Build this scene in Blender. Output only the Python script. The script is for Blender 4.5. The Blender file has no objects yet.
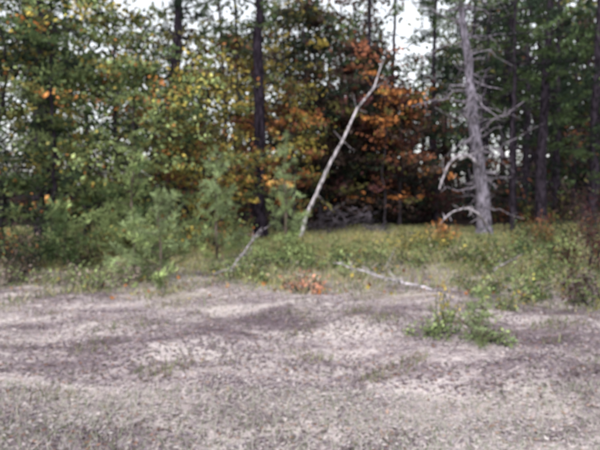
import bpy, math, numpy as np
from math import radians, sin, cos, pi
R = np.random.default_rng(11)

def new_mat(name):
    m = bpy.data.materials.new(name); m.use_nodes = True
    nt = m.node_tree
    for n in list(nt.nodes): nt.nodes.remove(n)
    return m, nt, nt.nodes, nt.links

def leaf_material():
    m, nt, N, L = new_mat("leaf")
    out = N.new("ShaderNodeOutputMaterial")
    at = N.new("ShaderNodeAttribute"); at.attribute_name = "Col"
    p = N.new("ShaderNodeBsdfDiffuse")
    t = N.new("ShaderNodeBsdfTranslucent")
    mx = N.new("ShaderNodeMixShader"); mx.inputs[0].default_value = 0.28
    L.new(at.outputs["Color"], p.inputs["Color"]); L.new(at.outputs["Color"], t.inputs["Color"])
    L.new(p.outputs[0], mx.inputs[1]); L.new(t.outputs[0], mx.inputs[2]); L.new(mx.outputs[0], out.inputs[0])
    return m

def bark_material():
    m, nt, N, L = new_mat("bark")
    out = N.new("ShaderNodeOutputMaterial")
    at = N.new("ShaderNodeAttribute"); at.attribute_name = "Col"
    tc = N.new("ShaderNodeTexCoord")
    mp = N.new("ShaderNodeMapping"); mp.inputs["Scale"].default_value = (9, 9, 2.2)
    n1 = N.new("ShaderNodeTexNoise"); n1.inputs["Scale"].default_value = 1.6; n1.inputs["Detail"].default_value = 4
    cr = N.new("ShaderNodeValToRGB")
    cr.color_ramp.elements[0].position = 0.38; cr.color_ramp.elements[0].color = (0.3, 0.3, 0.3, 1)
    cr.color_ramp.elements[1].position = 0.62; cr.color_ramp.elements[1].color = (1.45, 1.45, 1.5, 1)
    mu = N.new("ShaderNodeMixRGB"); mu.blend_type = 'MULTIPLY'; mu.inputs[0].default_value = 1
    p = N.new("ShaderNodeBsdfDiffuse")
    L.new(tc.outputs["Object"], mp.inputs[0]); L.new(mp.outputs[0], n1.inputs["Vector"])
    L.new(n1.outputs[0], cr.inputs[0]); L.new(at.outputs["Color"], mu.inputs[1]); L.new(cr.outputs[0], mu.inputs[2])
    L.new(mu.outputs[0], p.inputs["Color"])
    L.new(p.outputs[0], out.inputs[0])
    return m
LEAF, BARK = leaf_material(), bark_material()

def gz(x, y):
    x = np.asarray(x, float); y = np.asarray(y, float)
    near = 0.05*np.sin(x*0.9+1.3)*np.cos(y*0.7) + 0.035*np.sin(x*2.1+y*1.7) + 0.02*np.sin(x*4.3-y*3.1+2)
    far = 0.25*np.sin(x*0.11+0.5)*np.sin(y*0.08)*np.clip((y-18)/30, 0, 1)
    return near + far
class B:
    def __init__(s): s.v=[]; s.f=[]; s.c=[]; s.m=[]; s.n=0
    def add(s, v, f, c, m):
        v=np.asarray(v,float); f=np.asarray(f,int)
        s.v.append(v); s.f.append(f+s.n); s.n+=len(v)
        c=np.asarray(c,float)
        if c.ndim==1: c=np.tile(c,(len(v),1))
        s.c.append(c); s.m.append(np.full(len(f),m))
    def build(s, name):
        v=np.concatenate(s.v); f=np.concatenate(s.f); c=np.concatenate(s.c); m=np.concatenate(s.m)
        me=bpy.data.meshes.new(name)
        me.vertices.add(len(v)); me.vertices.foreach_set("co", v.ravel())
        me.loops.add(f.size); me.loops.foreach_set("vertex_index", f.ravel().astype(np.int32))
        me.polygons.add(len(f)); me.polygons.foreach_set("loop_start", np.arange(0,f.size,4,dtype=np.int32))
        me.polygons.foreach_set("loop_total", np.full(len(f),4,dtype=np.int32))
        me.materials.append(BARK); me.materials.append(LEAF)
        me.polygons.foreach_set("material_index", m.astype(np.int32))
        me.polygons.foreach_set("use_smooth", (m==0))
        a=me.color_attributes.new("Col",'FLOAT_COLOR','POINT')
        cc=np.concatenate([np.clip(c,0,1),np.ones((len(c),1))],1)
        a.data.foreach_set("color", cc.ravel())
        me.update()
        o=bpy.data.objects.new(name, me); bpy.context.scene.collection.objects.link(o)
        return o

def unit(a): return a/np.maximum(np.linalg.norm(a,axis=-1,keepdims=True),1e-9)

def tube(b, pts, rad, col, sides=6):
    pts=np.asarray(pts,float); rad=np.asarray(rad,float); k=len(pts)
    t=unit(np.gradient(pts,axis=0))
    ref=np.array([0.13,0.97,0.2]) if abs(t[0][1])<0.8 else np.array([0.95,0.1,0.3])
    u=unit(np.cross(t,ref)); w=np.cross(t,u)
    a=np.arange(sides)*2*pi/sides
    v=pts[:,None,:]+rad[:,None,None]*(np.cos(a)[None,:,None]*u[:,None,:]+np.sin(a)[None,:,None]*w[:,None,:])
    i=np.arange(k-1)[:,None]*sides; j=np.arange(sides)[None,:]; j2=(j+1)%sides
    f=np.stack([i+j,i+j2,i+sides+j2,i+sides+j],-1).reshape(-1,4)
    b.add(v.reshape(-1,3), f, col, 0)

def curve(p0,p1,k=6,wob=0.05,sag=0.0):
    p0=np.asarray(p0,float); p1=np.asarray(p1,float)
    t=np.linspace(0,1,k)[:,None]; L=np.linalg.norm(p1-p0)
    n=np.cumsum(R.normal(0,1,(k,3)),0)*wob*L/k**0.5
    n-=t*n[-1]; n-=n[0]*(1-t)
    p=p0+(p1-p0)*t+n
    p[:,2]+=sag*L*np.sin(t[:,0]*pi)
    return p

def leaves(b, c, L, W, col, up=0.0, dirs=None):
    n=len(c)
    d=unit(R.normal(0,1,(n,3)) if dirs is None else dirs)
    q=R.normal(0,1,(n,3)); q[:,2]+=up
    s=unit(np.cross(d,q)); nn=np.cross(d,s)
    L=np.broadcast_to(L,(n,))[:,None]; W=np.broadcast_to(W,(n,))[:,None]
    v=np.stack([c-d*L/2, c+s*W/2+nn*W*.18, c+d*L/2, c-s*W/2+nn*W*.18],1)
    f=np.arange(4*n).reshape(n,4)
    b.add(v.reshape(-1,3), f, np.repeat(col,4,axis=0), 1)

def blade(b, c, h, w, col, lean=0.35):
    n=len(c); a=R.uniform(0,2*pi,n)
    s=np.stack([np.cos(a),np.sin(a),0*a],1)*np.broadcast_to(w,(n,))[:,None]/2
    tip=R.normal(0,lean,(n,3)); tip[:,2]=1; tip=unit(tip)*np.broadcast_to(h,(n,))[:,None]
    v=np.stack([c-s, c+s, c+tip+s*.2, c+tip-s*.2],1)
    b.add(v.reshape(-1,3), np.arange(4*n).reshape(n,4), np.repeat(col,4,axis=0), 1)

def pal(palette, n, var=0.25):
    cols=np.array([p[0] for p in palette],float); w=np.array([p[1] for p in palette],float); w/=w.sum()
    i=R.choice(len(cols),n,p=w)
    return cols[i]*R.lognormal(0,var,(n,1))

GREEN=(0.090,0.130,0.058); LGREEN=(0.25,0.31,0.135); DGREEN=(0.033,0.050,0.034); OLIVE=(0.16,0.15,0.055)
YEL=(0.48,0.38,0.10); ORG=(0.50,0.21,0.075); RUST=(0.20,0.082,0.048); MAR=(0.070,0.030,0.032); BRN=(0.080,0.056,0.048)
BLUEG=(0.28,0.35,0.18)
D_BARK=(0.05,0.042,0.05); G_BARK=(0.21,0.19,0.225); P_BARK=(0.34,0.31,0.33)

def broadleaf(name, x, y, h, r=0.07, spread=1.6, low=0.15, ncl=45, nl=110, palette=None, ls=0.12, cr=0.34, bark=D_BARK, lean=(0,0), stems=1):
    b=B(); z0=float(gz(x,y))-0.05
    palette=palette or [(GREEN,1)]
    trunks=[]
    for s in range(stems):
        ox,oy=(R.normal(0,.15,2) if stems>1 else (0,0))
        tx,ty=R.normal(0,.12*h/2 if stems==1 else .2*h,2)
        p=curve((x+ox,y+oy,z0),(x+ox+lean[0]*h+tx*.6,y+oy+lean[1]*h+ty*.6,z0+h*.92),9,0.05)
        rr=r*(1-.85*np.linspace(0,1,9)**.9); rr[0]*=1.3
        tube(b,p,rr,bark,7); trunks.append((p,rr))
    for i in range(ncl):
        p,rr=trunks[i%stems]
        t=low+(1-low)*R.random()**0.85
        fi=t*8; k=min(int(fi),7); start=p[k]+(p[k+1]-p[k])*(fi-k)
        prof=(math.sin(pi*min(1,(t-low)/(1-low)*.85+.15)))**.6
        a=R.uniform(0,2*pi); d=spread*prof*R.uniform(.25,1.15)
        c=start+np.array([cos(a)*d,sin(a)*d,R.normal(.18,.25)*d+.05])
        if c[2]<z0+.15: c[2]=z0+.15+R.random()*.2
        q=curve(start-np.array([0,0,.12*d]),c,5,.12,-.04)
        br=max(.006,rr[k]*.35)*np.array([1,.75,.55,.4,.2]); tube(b,q,br,bark,4)
        crr=cr*R.uniform(.5,1.4)
        base=pal(palette,1,.42)[0]
        n=int(nl*R.uniform(.35,1.4))
        tw=c+R.normal(0,1,(7,3))*crr*np.array([1.25,1.25,.38])
        for e in tw[:3]: tube(b,curve(q[3],e,3,.1),[.007,.005,.003],bark,3)
        ci=R.integers(0,7,n)
        pts=tw[ci]+R.normal(0,1,(n,3))*crr*np.array([.42,.42,.17])
        mixc=R.random((n,1))<.25
        col=np.where(mixc,pal(palette,n,.3),base*R.lognormal(0,.28,(n,1)))
        sz=ls*R.uniform(.6,1.3,n)
        leaves(b,pts,sz,sz*.66,col,up=1.2)
    return b.build(name)

def tuft(b, c, d, n, L, W, palette, base):
    k=len(c)
    cc=np.repeat(c,n,0); dd=np.repeat(d,n,0)
    di=unit(dd*.7+R.normal(0,.62,(k*n,3)))
    Ls=L*R.uniform(.6,1.15,k*n)
    cen=cc-np.repeat(d,n,0)*R.uniform(0,L*1.2,(k*n,1))+di*Ls[:,None]*.5
    col=np.repeat(base*R.lognormal(0,.25,(k,1)),n,0)*R.lognormal(0,.2,(k*n,1))
    leaves(b,cen,Ls,W,col,dirs=di)

def pine(name, path, rad, crown=(5,12), nb=26, blen=2.2, palette=None, bark=D_BARK, nt=13, needle=.24, nw=.036, snags=0, snagcol=None, tn=11, sides=9, slen=1.9):
    b=B(); palette=palette or [(DGREEN,2),(GREEN,2)]
    path=np.asarray(path,float)
    t=np.linspace(0,1,len(path)); T=np.linspace(0,1,22)
    p=np.stack([np.interp(T,t,path[:,i]) for i in range(3)],1)
    p[1:-1]+=R.normal(0,.025,(20,3))
    rr=rad*(1-.72*T**1.1); rr[0]*=1.35; rr[1]*=1.08
    rr*=1+R.normal(0,.04,22)
    tube(b,p,rr,bark,sides)
    def at(z): return np.array([np.interp(z,p[:,2],p[:,i]) for i in range(3)])
    z0=p[0,2]
    for i in range(nb):
        z=z0+crown[0]+(crown[1]-crown[0])*R.random()**.9
        f=(z-z0-crown[0])/(crown[1]-crown[0])
        L=blen*(1-.65*f)*R.uniform(.5,1.15); a=R.uniform(0,2*pi)
        s=at(z); dirv=np.array([cos(a),sin(a),R.normal(.12,.15)]); e=s+dirv*L
        q=curve(s,e,7,.07,-.06); tube(b,q,np.linspace(.012+.012*L,.006,7),bark,4)
        base=pal(palette,1,.25)[0]
        m=max(3,int(nt*L/blen))
        tt=R.uniform(.3,1,m)
        st=np.stack([np.interp(tt,np.linspace(0,1,7),q[:,j]) for j in range(3)],1)
        off=unit(R.normal(0,1,(m,3))*np.array([1,1,.5])+dirv*.6)
        en=st+off*R.uniform(.1,.42,(m,1))*(.5+L/3)
        for A,E in zip(st,en): tube(b,np.array([A,E]),[.008,.004],bark,3)
        tuft(b,en,unit(off+np.array([0,0,.3])),tn,needle,nw,palette,base)
    for i in range(snags):
        z=z0+R.uniform(.9,9); a=R.uniform(0,2*pi); L=R.uniform(.3,slen)*(.5+.5*R.random())
        s=at(z); e=s+np.array([cos(a),sin(a),R.normal(-.05,.35)])*L
        q=curve(s,e,6,.14,.05); tube(b,q,np.linspace(.03,.008,6)*R.uniform(.7,1.2),snagcol or bark,5)
        for _ in range(2):
            k=R.integers(2,5); tube(b,curve(q[k],q[k]+R.normal(0,.3,3),4,.12),[.012,.01,.008,.004],snagcol or bark,3)
    return b.build(name)

def vert(x,y,h,lx=0,ly=0):
    z=float(gz(x,y))-.08
    return curve((x,y,z),(x+lx,y+ly,z+h),7,.015)

def young_pine(name,x,y,h,spread=.6,palette=None,whorls=6,needle=.13,nw=.019,lean=(0,0)):
    b=B(); palette=palette or [(BLUEG,2),(LGREEN,1)]
    z=float(gz(x,y))-.03
    p=curve((x,y,z),(x+lean[0],y+lean[1],z+h),8,.03); tube(b,p,np.linspace(.012+.01*h,.005,8),(.14,.11,.09),6)
    for w in range(whorls):
        f=.12+.86*w/whorls
        for j in range(R.integers(4,7)):
            g=f+R.normal(0,.03)
            s=np.array([np.interp(g,np.linspace(0,1,8),p[:,i]) for i in range(3)])
            a=R.uniform(0,2*pi); L=spread*(1.05-f)*R.uniform(.45,1.4)+.08
            dirv=unit(np.array([cos(a),sin(a),R.uniform(.0,.7)]))
            e=s+dirv*L; q=curve(s,e,5,.06,-.06); tube(b,q,np.linspace(.009,.004,5),(.14,.11,.09),4)
            base=pal(palette,1,.3)[0]; m=max(2,int(L*8))
            tt=np.linspace(.4,1,m)
            st=np.stack([np.interp(tt,np.linspace(0,1,5),q[:,k]) for k in range(3)],1)+R.normal(0,.05,(m,3))
            tuft(b,st,unit(np.tile(dirv,(m,1))+R.normal(0,.35,(m,3))),18,needle,nw,palette,base)
    tuft(b,p[-1:],np.array([[0,0,1.]]),30,needle,nw,palette,pal(palette,1,.1)[0])
    return b.build(name)

def shrub(name,x,y,h,w,palette,n=1500,ls=.06,stems=14,bark=D_BARK):
    b=B(); z=float(gz(x,y))-.02
    tips=[]
    for i in range(stems):
        a=R.uniform(0,2*pi); d=w*R.uniform(.2,1.35)
        e=np.array([x+cos(a)*d,y+sin(a)*d,z+h*R.uniform(.25,1.2)*(1-.3*d/w)])
        q=curve((x+cos(a)*d*.6,y+sin(a)*d*.6,z),e,6,.1,.08); tube(b,q,np.linspace(.012,.003,6),bark,4); tips.append(q)
        for _ in range(3):
            k=R.integers(2,5); tube(b,curve(q[k],q[k]+R.normal(0,.2*h,3)+np.array([0,0,.1*h]),3,.1),[.006,.004,.002],bark,3)
    P=np.concatenate([t[2:] for t in tips])
    i=R.integers(0,len(P),n)
    pts=P[i]+R.normal(0,.10*(h+w)/2+.03,(n,3)); pts[:,2]=np.maximum(pts[:,2],z+.03)
    cl=pal(palette,len(P),.3)[i]*R.lognormal(0,.25,(n,1))
    sz=ls*R.uniform(.6,1.3,n); leaves(b,pts,sz,sz*.6,cl,up=1.5)
    return b.build(name)

def dead_branch(name,p0,p1,r,col=P_BARK,forks=7,fl=.5,wob=.04,lift=0.):
    b=B(); p=curve(p0,p1,10,wob,lift)
    p[:,2]=np.maximum(p[:,2],gz(p[:,0],p[:,1])+.04)
    tube(b,p,np.linspace(r,r*.35,10),col,7)
    d=unit(np.asarray(p1,float)-np.asarray(p0,float))
    for i in range(forks):
        k=R.integers(2,9); e=p[k]+(d*.7+R.normal(0,.45,3)*np.array([1,1,.6]))*fl*R.uniform(.4,1.1)
        g=float(gz(e[0],e[1])); e[2]=max(e[2],g+.05)
        q=curve(p[k],e,6,.07); tube(b,q,np.linspace(r*.45,r*.15,6),col,4)
        for _ in range(2):
            m=R.integers(2,5); e2=q[m]+R.normal(0,.13,3); e2[2]=max(e2[2],float(gz(e2[0],e2[1]))+.03)
            tube(b,curve(q[m],e2,4,.08),[r*.22,r*.18,r*.13,r*.07],col,3)
    return b.build(name)

# ------------------------------------------------------------------ ground
def patch(x,y,s=1.0,ph=0):
    return .5+.25*(np.sin(x*1.1*s+ph+np.sin(y*.9*s+ph))+np.sin(y*1.5*s-x*.5*s+ph*2+1.3*np.sin(x*.7*s)))
def ground():
    xs=np.concatenate([-np.geomspace(400,14,26),np.linspace(-13.5,13.5,136),np.geomspace(14,400,26)])
    ys=np.concatenate([-np.geomspace(200,2,14),np.linspace(-1,26,136),np.geomspace(26.6,600,34)])
    X,Y=np.meshgrid(xs,ys); Z=gz(X,Y)
    v=np.stack([X,Y,Z],-1).reshape(-1,3); nx=len(xs); ny=len(ys)
    i=np.arange(ny-1)[:,None]*nx; j=np.arange(nx-1)[None,:]
    f=np.stack([i+j,i+j+1,i+nx+j+1,i+nx+j],-1).reshape(-1,4)
    me=bpy.data.meshes.new("ground"); me.from_pydata(v.tolist(),[],f.tolist())
    for p in me.polygons: p.use_smooth=True
    o=bpy.data.objects.new("ground",me); bpy.context.scene.collection.objects.link(o)
    m,nt,N,L=new_mat("forest_soil")
    out=N.new("ShaderNodeOutputMaterial"); p=N.new("ShaderNodeBsdfDiffuse")
    tc=N.new("ShaderNodeTexCoord")
    def noise(s,d=5,r=.6,sc=None):
        n=N.new("ShaderNodeTexNoise"); n.inputs["Scale"].default_value=s; n.inputs["Detail"].default_value=d; n.inputs["Roughness"].default_value=r
        if sc:
            mp=N.new("ShaderNodeMapping"); mp.inputs["Scale"].default_value=sc
            L.new(tc.outputs["Object"],mp.inputs[0]); L.new(mp.outputs[0],n.inputs["Vector"])
        else: L.new(tc.outputs["Object"],n.inputs["Vector"])
        return n
    def ramp(n,e):
        c=N.new("ShaderNodeValToRGB"); c.color_ramp.elements[0].position=e[0][0]; c.color_ramp.elements[0].color=(*e[0][1],1)
        c.color_ramp.elements[1].position=e[-1][0]; c.color_ramp.elements[1].color=(*e[-1][1],1)
        for q in e[1:-1]:
            k=c.color_ramp.elements.new(q[0]); k.color=(*q[1],1)
        L.new(n,c.inputs[0]); return c
    big=noise(.75,6,.72,(.75,1.5,1)); fine=noise(9,6,.75)
    c1=ramp(big.outputs[0],[(.38,(.17,.13,.15)),(.48,(.36,.30,.31)),(.56,(.58,.51,.50)),(.66,(.68,.61,.58))])
    c2=ramp(fine.outputs[0],[(.3,(.6,.6,.6)),(.7,(1.2,1.2,1.2))])
    mu=N.new("ShaderNodeMixRGB"); mu.blend_type='MULTIPLY'; mu.inputs[0].default_value=1
    L.new(c1.outputs[0],mu.inputs[1]); L.new(c2.outputs[0],mu.inputs[2])
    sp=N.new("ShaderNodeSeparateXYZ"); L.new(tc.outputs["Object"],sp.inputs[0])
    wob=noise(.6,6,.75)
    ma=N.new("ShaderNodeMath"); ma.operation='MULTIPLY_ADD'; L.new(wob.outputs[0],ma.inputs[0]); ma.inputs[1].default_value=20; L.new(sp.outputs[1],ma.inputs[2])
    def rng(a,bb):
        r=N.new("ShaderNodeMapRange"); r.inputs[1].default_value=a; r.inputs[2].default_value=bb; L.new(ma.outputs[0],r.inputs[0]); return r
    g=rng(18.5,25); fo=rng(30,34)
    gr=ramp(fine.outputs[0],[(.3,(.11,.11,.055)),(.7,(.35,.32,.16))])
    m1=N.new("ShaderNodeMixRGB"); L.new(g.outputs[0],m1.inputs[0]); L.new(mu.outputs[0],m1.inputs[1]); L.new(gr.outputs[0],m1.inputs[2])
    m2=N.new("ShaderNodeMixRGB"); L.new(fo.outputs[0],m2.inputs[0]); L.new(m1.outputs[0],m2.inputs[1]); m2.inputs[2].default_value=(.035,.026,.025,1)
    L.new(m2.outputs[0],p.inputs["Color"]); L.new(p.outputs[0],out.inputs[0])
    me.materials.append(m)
ground()

def scatter(n,y0,y1,pw=1.0,m=1.5):
    y=y0+(y1-y0)*R.random(n)**pw
    x=R.uniform(-1,1,n)*(y*.62+m)
    return x,y
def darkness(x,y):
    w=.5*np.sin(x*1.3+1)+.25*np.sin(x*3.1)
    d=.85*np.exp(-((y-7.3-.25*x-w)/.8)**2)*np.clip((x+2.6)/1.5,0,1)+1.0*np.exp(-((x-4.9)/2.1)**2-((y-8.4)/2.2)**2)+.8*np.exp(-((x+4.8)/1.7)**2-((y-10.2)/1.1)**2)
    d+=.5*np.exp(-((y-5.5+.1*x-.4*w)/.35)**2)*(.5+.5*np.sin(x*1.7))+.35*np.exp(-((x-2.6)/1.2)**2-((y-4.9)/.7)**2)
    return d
b=B()
x,y=scatter(100000,2.6,14.5,1.25)
c=np.stack([x,y,gz(x,y)+R.uniform(.003,.02,len(x))],1)
st=.5+.5*np.sin(y*4.2+1.1*np.sin(x*.9+.5)+.6*np.sin(x*2.3))
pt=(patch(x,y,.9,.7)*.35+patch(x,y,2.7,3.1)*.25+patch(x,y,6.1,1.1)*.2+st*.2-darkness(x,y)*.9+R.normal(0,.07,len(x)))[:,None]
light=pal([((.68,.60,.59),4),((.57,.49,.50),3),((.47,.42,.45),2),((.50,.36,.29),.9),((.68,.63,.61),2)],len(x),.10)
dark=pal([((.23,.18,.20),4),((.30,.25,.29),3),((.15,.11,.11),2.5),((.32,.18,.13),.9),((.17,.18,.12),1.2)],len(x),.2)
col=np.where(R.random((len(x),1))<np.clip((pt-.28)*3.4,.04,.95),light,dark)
d=R.normal(0,1,(len(x),3)); d[:,2]*=.12
sz=R.uniform(.025,.062,len(x)); leaves(b,c,sz,sz*.5,col,up=9,dirs=d)
b.build("leaf_litter")

b=B()
x,y=scatter(60000,2.6,12.5,1.2); k=R.random(len(x))<np.clip(patch(x,y,1.4,2.1)*1.5-.35,.04,1); x,y=x[k],y[k]
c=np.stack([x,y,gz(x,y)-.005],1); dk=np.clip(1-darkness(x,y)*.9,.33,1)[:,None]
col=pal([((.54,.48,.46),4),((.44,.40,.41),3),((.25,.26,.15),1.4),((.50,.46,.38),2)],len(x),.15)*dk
blade(b,c,R.uniform(.02,.09,len(x)),.008,col,1.0)
x,y=scatter(60000,4.5,12,1.0); k=R.random(len(x))<np.clip(patch(x,y,2.3,.4)*patch(x,y,5.2,2)*3.2-1.45+.10*(y-6)+.07*x,0,.8); x,y=x[k],y[k]
c=np.stack([x,y,gz(x,y)-.005],1)
blade(b,c,R.uniform(.03,.13,len(x)),.014,pal([((.17,.20,.10),3),((.26,.28,.15),3),((.38,.34,.23),2),((.20,.15,.13),3)],len(x),.2),.8)
x,y=scatter(26000,2.4,5.0,1.0); c=np.stack([x,y,gz(x,y)-.005],1)
blade(b,c,R.uniform(.03,.10,len(x)),.008,pal([((.40,.41,.33),3),((.54,.50,.47),4),((.26,.30,.20),2)],len(x),.15),.8)
x,y=scatter(120000,8.2,24,.9)
k=R.random(len(x))<np.clip((y-9.0-3.0*(patch(x,y,1.3,5)-.5)-2.4*(patch(x,y,3.3,1)-.5))/4.2,.02,1)*np.clip(patch(x,y,.8,4)*1.5+.1,.15,1); x,y=x[k],y[k]
c=np.stack([x,y,gz(x,y)-.005],1); pt=(patch(x,y,.6,1)*.5+patch(x,y,2.2,2)*.5+.05)[:,None]
col=np.where(R.random((len(x),1))<pt, pal([((.48,.44,.20),3),((.38,.39,.17),4),((.52,.46,.31),2),((.38,.23,.14),.8)],len(x),.2), pal([((.15,.20,.09),4),((.25,.29,.14),3),((.22,.17,.13),1.5)],len(x),.25))
blade(b,c,R.uniform(.05,.22,len(x)),.019,col,.65)
b.build("grass")
b=B()
x,y=scatter(1300,9,20,1.0); c=np.stack([x,y,gz(x,y)+R.uniform(.02,.14,len(x))],1)
sz=R.uniform(.05,.11,len(x)); leaves(b,c,sz,sz*.7,pal([(ORG,2),(YEL,2),((.45,.32,.24),3),(RUST,2)],len(x),.2),up=3)
b.build("fallen_leaves")

# ------------------------------------------------------------------ main trees
BK=(0.040,0.032,0.042)
pine("pine_tree",vert(-1.32,19.4,12,.2,0),.24,crown=(6.6,11.5),nb=24,blen=2.3,bark=(.032,.025,.034),snags=22)
pine("pine_tree",np.array([[6.75,21,-.1],[6.66,21,1.4],[6.38,21,3.2],[6.15,21.1,5.4],[5.75,21.2,8],[5.5,21.2,12]]),.27,crown=(7.0,11.5),nb=20,blen=2.2,bark=G_BARK,snags=90,snagcol=(.27,.24,.275),slen=2.4)
for (x_,y_,h_,r_,lx,c0,nb_) in [(9.6,26,13,.17,-.2,4.6,34),(10.3,24.5,13,.24,.15,5.0,36),(6.1,26,12,.14,-.3,5.0,26),(8.7,30,13,.16,.1,5.0,30),
        (4.4,28,13,.14,.1,7,12),(13.6,27,13,.25,0,3.0,44),(12.0,31,13,.18,.2,3.6,40),(-5.0,23,12.5,.22,.2,7.5,22),
        (-9.0,20,11,.2,.1,5,26),(-11.5,26,13,.25,0,6,28),(11.3,36,13,.2,0,4.5,34),(7.4,24,12,.09,.3,5,20),(8.3,22.5,12,.10,-.2,6,16),(14.5,33,13,.2,0,3,44),(17.5,37,14,.2,0,2.5,50)]:
    pine("pine_tree",vert(x_,y_,h_,lx,0),r_,crown=(c0,h_*.92),nb=nb_,blen=2.4,bark=BK,snags=26,needle=.28,nw=.05)
pine("pine_tree",vert(12.2,20.5,10,.1,0),.16,crown=(2.0,10),nb=64,blen=2.0,palette=[(DGREEN,3),(GREEN,2)],bark=BK,snags=4,nw=.04)
pine("pine_tree",vert(-8.6,15.2,9,.1,0),.13,crown=(1.6,9),nb=56,blen=2.2,palette=[(GREEN,3),(LGREEN,2),(DGREEN,2)],bark=BK,snags=4,nw=.03)
pine("pine_tree",vert(-6.3,14.6,5.8,.1,0),.07,crown=(.8,5.8),nb=40,blen=1.6,palette=[(GREEN,3),(LGREEN,3),(DGREEN,1)],bark=BK,snags=4,nw=.03)

G1=[(GREEN,3),(LGREEN,3.4),(OLIVE,1.4),(YEL,.7),(ORG,.40),(DGREEN,2.2)]
G2=[(LGREEN,5),(GREEN,2.4),(YEL,1),(ORG,.7),(OLIVE,1)]
Y1=[(OLIVE,2.5),(YEL,2.6),(LGREEN,2.4),(RUST,.6),(ORG,.6)]
O1=[(ORG,2.4),(RUST,2.6),(YEL,1.8),(BRN,1.2),(OLIVE,1)]
M1=[(MAR,4),(RUST,.9),(BRN,3.5),(DGREEN,2),(OLIVE,.5)]
broadleaf("maple_tree",-7.4,14.4,7.6,.08,2.0,.06,84,90,G1)
broadleaf("maple_tree",-5.0,15.8,6.9,.09,2.1,.06,80,90,G1)
broadleaf("maple_tree",-9.6,13.6,8,.09,2.1,.05,80,90,[(GREEN,4),(DGREEN,3),(YEL,.6),(ORG,.9),(LGREEN,1.5)])
broadleaf("sweetgum_tree",-3.8,15.0,5.2,.06,1.7,.10,62,90,G2)
broadleaf("sweetgum_tree",-3.1,18.0,6.6,.07,1.5,.12,56,85,Y1)
broadleaf("sweetgum_tree",-.3,20.6,6.2,.06,.9,.3,26,70,Y1)
broadleaf("oak_tree",-7.4,20,9.5,.1,2.6,.06,76,90,G1,ls=.16)
broadleaf("oak_tree",-4.2,21,6.4,.1,2.0,.06,56,90,[(OLIVE,3),(GREEN,3),(YEL,1),(BRN,2),(DGREEN,2)],ls=.16)
broadleaf("oak_tree",-2.4,24.5,8.4,.1,2.0,.06,62,90,[(OLIVE,3),(RUST,2),(YEL,1.6),(BRN,3),(DGREEN,2)],ls=.18)
broadleaf("oak_tree",-.2,22.2,9.5,.09,2.1,.22,62,80,[(OLIVE,4),(YEL,2),(RUST,1),(DGREEN,3),(BRN,1)],ls=.15)
broadleaf("oak_tree",.9,23.6,9.5,.1,2.1,.12,76,90,[(MAR,1),(BRN,4),(DGREEN,4),(OLIVE,2)],ls=.17)
broadleaf("oak_tree",2.7,24.0,7.8,.1,2.2,.10,96,100,M1,ls=.17)
broadleaf("oak_tree",4.0,23.0,5.6,.07,1.6,.14,56,85,[(MAR,3),(RUST,2.4),(ORG,.8),(BRN,3),(OLIVE,1.2),(DGREEN,1.5)],ls=.15)
broadleaf("sassafras_tree",3.2,22.2,6.4,.04,.9,.4,20,55,[(ORG,3),(RUST,2),(YEL,.8)],ls=.15)
broadleaf("sassafras_tree",-.9,21.3,4.8,.05,1.6,.12,42,80,O1,stems=3,ls=.15)
broadleaf("sassafras_tree",-2.5,17.2,3.2,.04,1.2,.15,24,70,[(ORG,2.4),(YEL,2),(OLIVE,2),(LGREEN,2)],stems=3)
SHADE=[(MAR,2),(BRN,4),(DGREEN,3),((.02,.02,.02),2)]  # near-black leaves put the shade behind the brush pile into the colour
broadleaf("oak_tree",1.2,25,5.8,.06,2.3,.03,80,110,SHADE,stems=3,ls=.19)
broadleaf("oak_tree",4.2,26,5.2,.06,2.4,.03,76,110,SHADE,stems=3,ls=.19)
broadleaf("oak_tree",2.8,28,6,.06,2.6,.02,70,110,SHADE,stems=3,ls=.22)
broadleaf("oak_tree",8.2,27,3.2,.07,1.8,.05,36,90,[(BRN,3),(DGREEN,3),(RUST,1)],ls=.16)
broadleaf("oak_tree",12.0,18.5,7,.08,2.0,.06,84,95,[(DGREEN,4),(GREEN,3),(RUST,.4)],ls=.14)

# ------------------------------------------------------------------ dead leaning tree
b=B()
p=np.array([[0,19,-.05],[.22,19,.75],[.52,19.02,1.5],[.95,19.05,2.45],[1.38,19.1,3.3],[1.9,19.12,4.25],[2.35,19.15,5.0],[2.66,19.2,5.7]])
p[1:-1]+=R.normal(0,.03,(6,3)); tube(b,p,[.07,.064,.06,.053,.043,.036,.028,.014],(.52,.48,.50),8)
for k,e in [(3,(.2,0,.5)),(4,(-.3,.1,.35)),(5,(.35,.1,-.1)),(5,(-.1,.1,.5)),(6,(.3,0,.15)),(2,(.25,-.1,-.15)),(4,(.4,.1,-.3)),(7,(.25,.1,.5))]:
    tube(b,curve(p[k],p[k]+np.array(e),4,.1),[.018,.013,.009,.005],(.35,.31,.33),4)
b.build("dead_leaning_tree")

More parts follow.
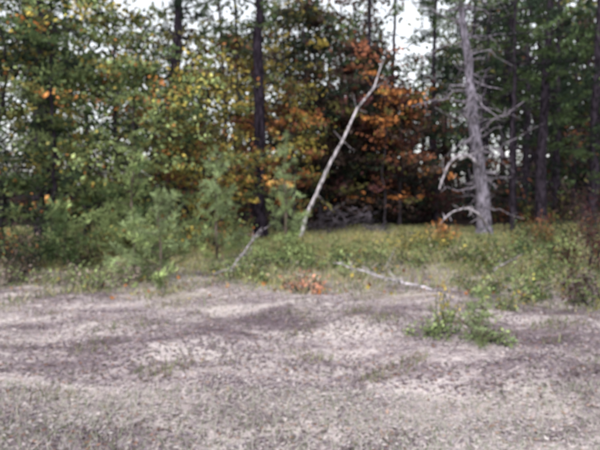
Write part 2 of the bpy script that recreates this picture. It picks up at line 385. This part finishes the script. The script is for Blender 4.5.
def limb(name,pts,r,col=(.44,.40,.43)):
    b=B(); p=np.array(pts,float); t=np.linspace(0,1,len(p)); T=np.linspace(0,1,12)
    q=np.stack([np.interp(T,t,p[:,i]) for i in range(3)],1); q[1:-1]+=R.normal(0,.02,(10,3))
    tube(b,q,np.linspace(r,r*.4,12),col,6)
    for i in range(9):
        k=R.integers(2,11); tube(b,curve(q[k],q[k]+R.normal(0,.26,3),4,.1),[r*.45,r*.35,r*.25,r*.12],col,4)
    return b.build(name)
limb("dead_branch",[(6.4,20.75,2.5),(5.95,20.6,2.85),(5.5,20.4,2.8),(5.15,20.3,2.35),(4.9,20.3,1.65)],.065)
limb("dead_branch",[(6.75,20.8,.35),(6.3,20.3,.8),(5.8,20.2,1.0),(5.35,20.1,.9),(4.9,20.1,.45)],.05)
limb("dead_branch",[(6.2,20.9,4.9),(5.7,20.6,4.7),(5.1,20.4,4.85),(4.3,20.3,4.6),(3.9,20.3,4.5)],.035,(.24,.21,.24))
limb("dead_branch",[(6.4,20.9,3.6),(6.8,20.6,4.1),(7.3,20.4,4.3),(7.8,20.3,4.7)],.03,(.24,.21,.24))

b=B()
for i in range(110):
    cx,cy=R.normal(1.7,.9),R.normal(21.2,.5); a=R.uniform(0,2*pi); L=R.uniform(.4,1.4); g=float(gz(cx,cy))
    h=max(.05,1.0-((cx-1.7)/1.6)**2)*R.random()
    dv=np.array([cos(a),sin(a)*.6,R.normal(.1,.4)])*L/2; s=np.array([cx,cy,g+h])
    e0=s-dv; e1=s+dv; e0[2]=max(e0[2],g); e1[2]=max(e1[2],g)
    tube(b,curve(e0,e1,5,.1),np.array([.018,.015,.012,.009,.004])*R.uniform(.6,1.6),np.array((.11,.095,.11))*R.uniform(.4,1.4),4)
b.build("brush_pile")

# ------------------------------------------------------------------ saplings, shrubs, dead wood
young_pine("pine_sapling",-2.55,10.4,1.75,.9,whorls=8)
young_pine("pine_sapling",-3.25,11.2,1.35,.7,whorls=6)
young_pine("pine_sapling",-1.95,13.4,2.7,.85,whorls=8,needle=.15,nw=.022)
young_pine("pine_sapling",-.38,15.2,3.2,.6,whorls=8,needle=.15,nw=.022)
young_pine("pine_sapling",-3.9,13.5,2.9,1.1,whorls=8,needle=.16,nw=.026,palette=[(LGREEN,3),(GREEN,1)])
young_pine("pine_sapling",-5.2,12.6,1.6,.8,whorls=7,needle=.15,nw=.024,palette=[(LGREEN,2),(GREEN,2)])
young_pine("pine_sapling",2.02,6.3,.66,.24,whorls=6,needle=.08,nw=.010,palette=[(BLUEG,2),(LGREEN,2)])
shrub("green_shrub",1.58,6.6,.18,.36,[(GREEN,1),(LGREEN,3)],420,.045)
shrub("green_shrub",2.15,6.5,.18,.28,[(GREEN,1),(LGREEN,3)],300,.045)
shrub("yellow_wildflower",1.95,7.6,.42,.2,[(YEL,3),(LGREEN,3)],170,.05,bark=(.15,.17,.09))
shrub("yellow_wildflower",2.95,8.1,.3,.15,[(YEL,2),(LGREEN,3)],110,.045,bark=(.15,.17,.09))
shrub("orange_seedling",.13,9.5,.40,.34,[((.54,.27,.18),3),(RUST,.4),((.44,.36,.32),1.5)],300,.07)
shrub("orange_seedling",4.4,18,.8,.4,[(ORG,3),((.45,.22,.1),2)],300,.1)
shrub("orange_seedling",7.2,17.5,.6,.5,[(ORG,2),(RUST,2),(GREEN,1)],260,.09)
shrub("maroon_shrub",6.25,12.2,1.6,.75,[(MAR,4),(RUST,1.6),(BRN,3),(GREEN,1)],1500,.07)
shrub("maroon_shrub",5.0,9.0,.45,1.1,[(MAR,2),(BRN,3),((.16,.12,.13),4)],1500,.055)
shrub("brown_shrub",-5.9,11.8,.75,1.3,[(BRN,3),(DGREEN,2),((.16,.12,.1),3),(LGREEN,.6)],2200,.07)
shrub("brown_shrub",-4.4,12.9,.7,1.1,[(BRN,2),(GREEN,2),(OLIVE,2)],1700,.07)
W1=[(GREEN,2),(LGREEN,3.6),((.24,.21,.15),1.5),(OLIVE,1.6),(YEL,.3)]
for (x_,y_,h_,w_,pp) in [(1.4,13.2,.3,1.4,[(GREEN,3),(DGREEN,1),(LGREEN,3),(OLIVE,1)]),(3.0,12.6,.34,1.3,W1),(4.4,12.4,.45,1.1,W1),
     (5.3,14.5,.6,1.3,[(GREEN,3),(DGREEN,2),(LGREEN,1)]),(-.6,12.6,.45,.9,[(LGREEN,3),(GREEN,2)]),(.4,14.6,.5,.9,[(LGREEN,3),(OLIVE,2)]),(2.9,16,.45,1.3,[(OLIVE,3),(YEL,1),(GREEN,1)]),
     (7.5,17,.8,1.3,[(GREEN,2),(RUST,.8),(OLIVE,2)]),(9.2,18.5,.9,1.3,[(GREEN,2),(RUST,1.0),(DGREEN,2)]),(-7.8,12.8,1.1,1.4,[(DGREEN,2),(GREEN,2),(ORG,.4)]),(3.6,10.6,.25,1.1,W1),
     (-2.6,16,1.2,1.1,[(GREEN,2),(OLIVE,2),(ORG,.6),(LGREEN,2)]),(-4.6,14.4,1.5,1.3,[(GREEN,3),(LGREEN,2),(YEL,.5)]),(-6.4,13.4,1.4,1.3,[(GREEN,3),(LGREEN,1),(DGREEN,2),(ORG,.3)]),(-9.0,12.2,1.5,1.5,[(DGREEN,3),(GREEN,2),(ORG,.4)]),
     (-1.4,11.2,.25,1.0,W1),(.6,12.0,.2,1.1,W1),(-3.9,10.4,.25,1.1,[((.27,.22,.19),3),(LGREEN,2)]),(6.6,14.8,.5,1.3,W1),(4.2,9.6,.2,.9,W1),(5.2,11.3,.35,1.1,W1),(-6.0,10.0,.2,1.0,[((.27,.22,.19),3),(LGREEN,1)])]:
    shrub("green_shrub",x_,y_,h_,w_,pp,1300 if h_>.4 else 850,.075,18)
dead_branch("fallen_branch",(2.15,9.3,.08),(.65,11.0,.30),.022,(.47,.43,.45),forks=10,fl=.5)
dead_branch("fallen_branch",(2.15,9.6,.08),(1.3,10.0,.22),.016,(.47,.43,.45),forks=8,fl=.35)
dead_branch("fallen_branch",(-1.35,11.0,.08),(-.8,12.2,.9),.02,(.36,.32,.34),forks=7,fl=.4)
dead_branch("fallen_branch",(-1.8,10.6,.08),(-1.1,11.1,.30),.014,(.34,.3,.32),forks=6,fl=.3)
dead_branch("fallen_branch",(3.7,11,.12),(4.5,11.6,.40),.014,(.34,.3,.32),forks=6,fl=.35)

# ------------------------------------------------------------------ distant woods
b=B()
def clump(x,y,z,rx,rz,n,palette,s0=.3,s1=.55):
    pts=np.array([x,y,z])+R.normal(0,1,(n,3))*np.array([rx,rx,rz])
    pts[:,2]=np.maximum(pts[:,2],.05)
    cc=pal(palette,1,.25)*R.lognormal(0,.3,(n,1))
    leaves(b,pts,R.uniform(s0,s1,n),R.uniform(s0*.4,s1*.45,n),cc)
DP=[(DGREEN,4),(GREEN,2.2),(BRN,2),(RUST,.4),(OLIVE,1.4)]
for i in range(130):
    yy=R.uniform(33,62); q=R.uniform(-.72,.72); xx=q*yy
    h=R.uniform(13,19); z=float(gz(xx,yy))-.1
    gap=math.exp(-((q+.17)/.04)**2)+math.exp(-((q-.18)/.06)**2)+.7*math.exp(-((q+.30)/.03)**2)
    if gap>.6: h*=.6
    p=curve((xx,yy,z),(xx+R.normal(0,.4),yy,z+h),6,.015); tube(b,p,np.linspace(R.uniform(.12,.24),.05,6),np.array(BK)*R.uniform(.8,1.6),6)
    lo=.06 if q<.16 else (.34 if q<.36 else .12)
    for k in range(int(28*(1-.85*min(1,gap)))):
        f=R.uniform(lo,1); c=p[0]+(p[-1]-p[0])*f+np.array([R.normal(0,1.5),R.normal(0,1.5),0])*(1.3-f)
        clump(c[0],c[1],c[2],.75,.45,32,DP)
b.build("distant_trees")
b=B()
for i in range(420):
    yy=R.uniform(26,60); u=R.uniform(-.75,.75); xx=u*yy
    hh=R.uniform(.6,3.4)*(1.1 if u<.2 else .75)*(1.25 if yy>45 else 1)
    z=float(gz(xx,yy))
    clump(xx,yy,z+hh*.5,.9,hh*.3,75,[(DGREEN,4),(MAR,1.5),(BRN,4),(RUST,.6),(OLIVE,1)],.2,.4)
    for k in range(3):
        tube(b,curve((xx+R.normal(0,.2),yy,z-.05),(xx+R.normal(0,.8),yy+R.normal(0,.5),z+hh),4,.08),[.02,.015,.01,.005],BK,4)
b.build("undergrowth")

# ------------------------------------------------------------------ light
sc=bpy.context.scene
w=bpy.data.worlds.new("World"); sc.world=w; w.use_nodes=True
nt=w.node_tree; bg=nt.nodes["Background"]
sky=nt.nodes.new("ShaderNodeTexSky"); sky.sky_type='NISHITA'; sky.sun_disc=False
EL,AZ=radians(48),radians(205)
sky.sun_elevation=EL; sky.sun_rotation=AZ; sky.air_density=1.0; sky.dust_density=1.5
hs=nt.nodes.new("ShaderNodeHueSaturation"); hs.inputs["Saturation"].default_value=.2; hs.inputs["Value"].default_value=2.1
nt.links.new(sky.outputs[0],hs.inputs["Color"]); nt.links.new(hs.outputs[0],bg.inputs[0]); bg.inputs[1].default_value=.15
sl=bpy.data.lights.new("sun","SUN"); sl.energy=1.5; sl.angle=radians(14); sl.color=(1,.95,.9)
so=bpy.data.objects.new("sun",sl); sc.collection.objects.link(so)
from mathutils import Vector
dv=Vector((sin(AZ)*cos(EL),cos(AZ)*cos(EL),sin(EL)))
so.rotation_euler=dv.to_track_quat('Z','Y').to_euler(); so.location=dv*50

cd=bpy.data.cameras.new("camera"); co=bpy.data.objects.new("camera",cd); sc.collection.objects.link(co)
co.location=(0,0,1.8); co.rotation_euler=(radians(90-4),0,0); cd.lens=34.6; cd.sensor_width=36; cd.clip_end=2000
cd.dof.use_dof=True; cd.dof.focus_distance=.9
cd.dof.aperture_fstop=34.6e-3/0.0056
sc.camera=co
sc.view_settings.view_transform='Standard'; sc.view_settings.look='None'; sc.view_settings.exposure=0
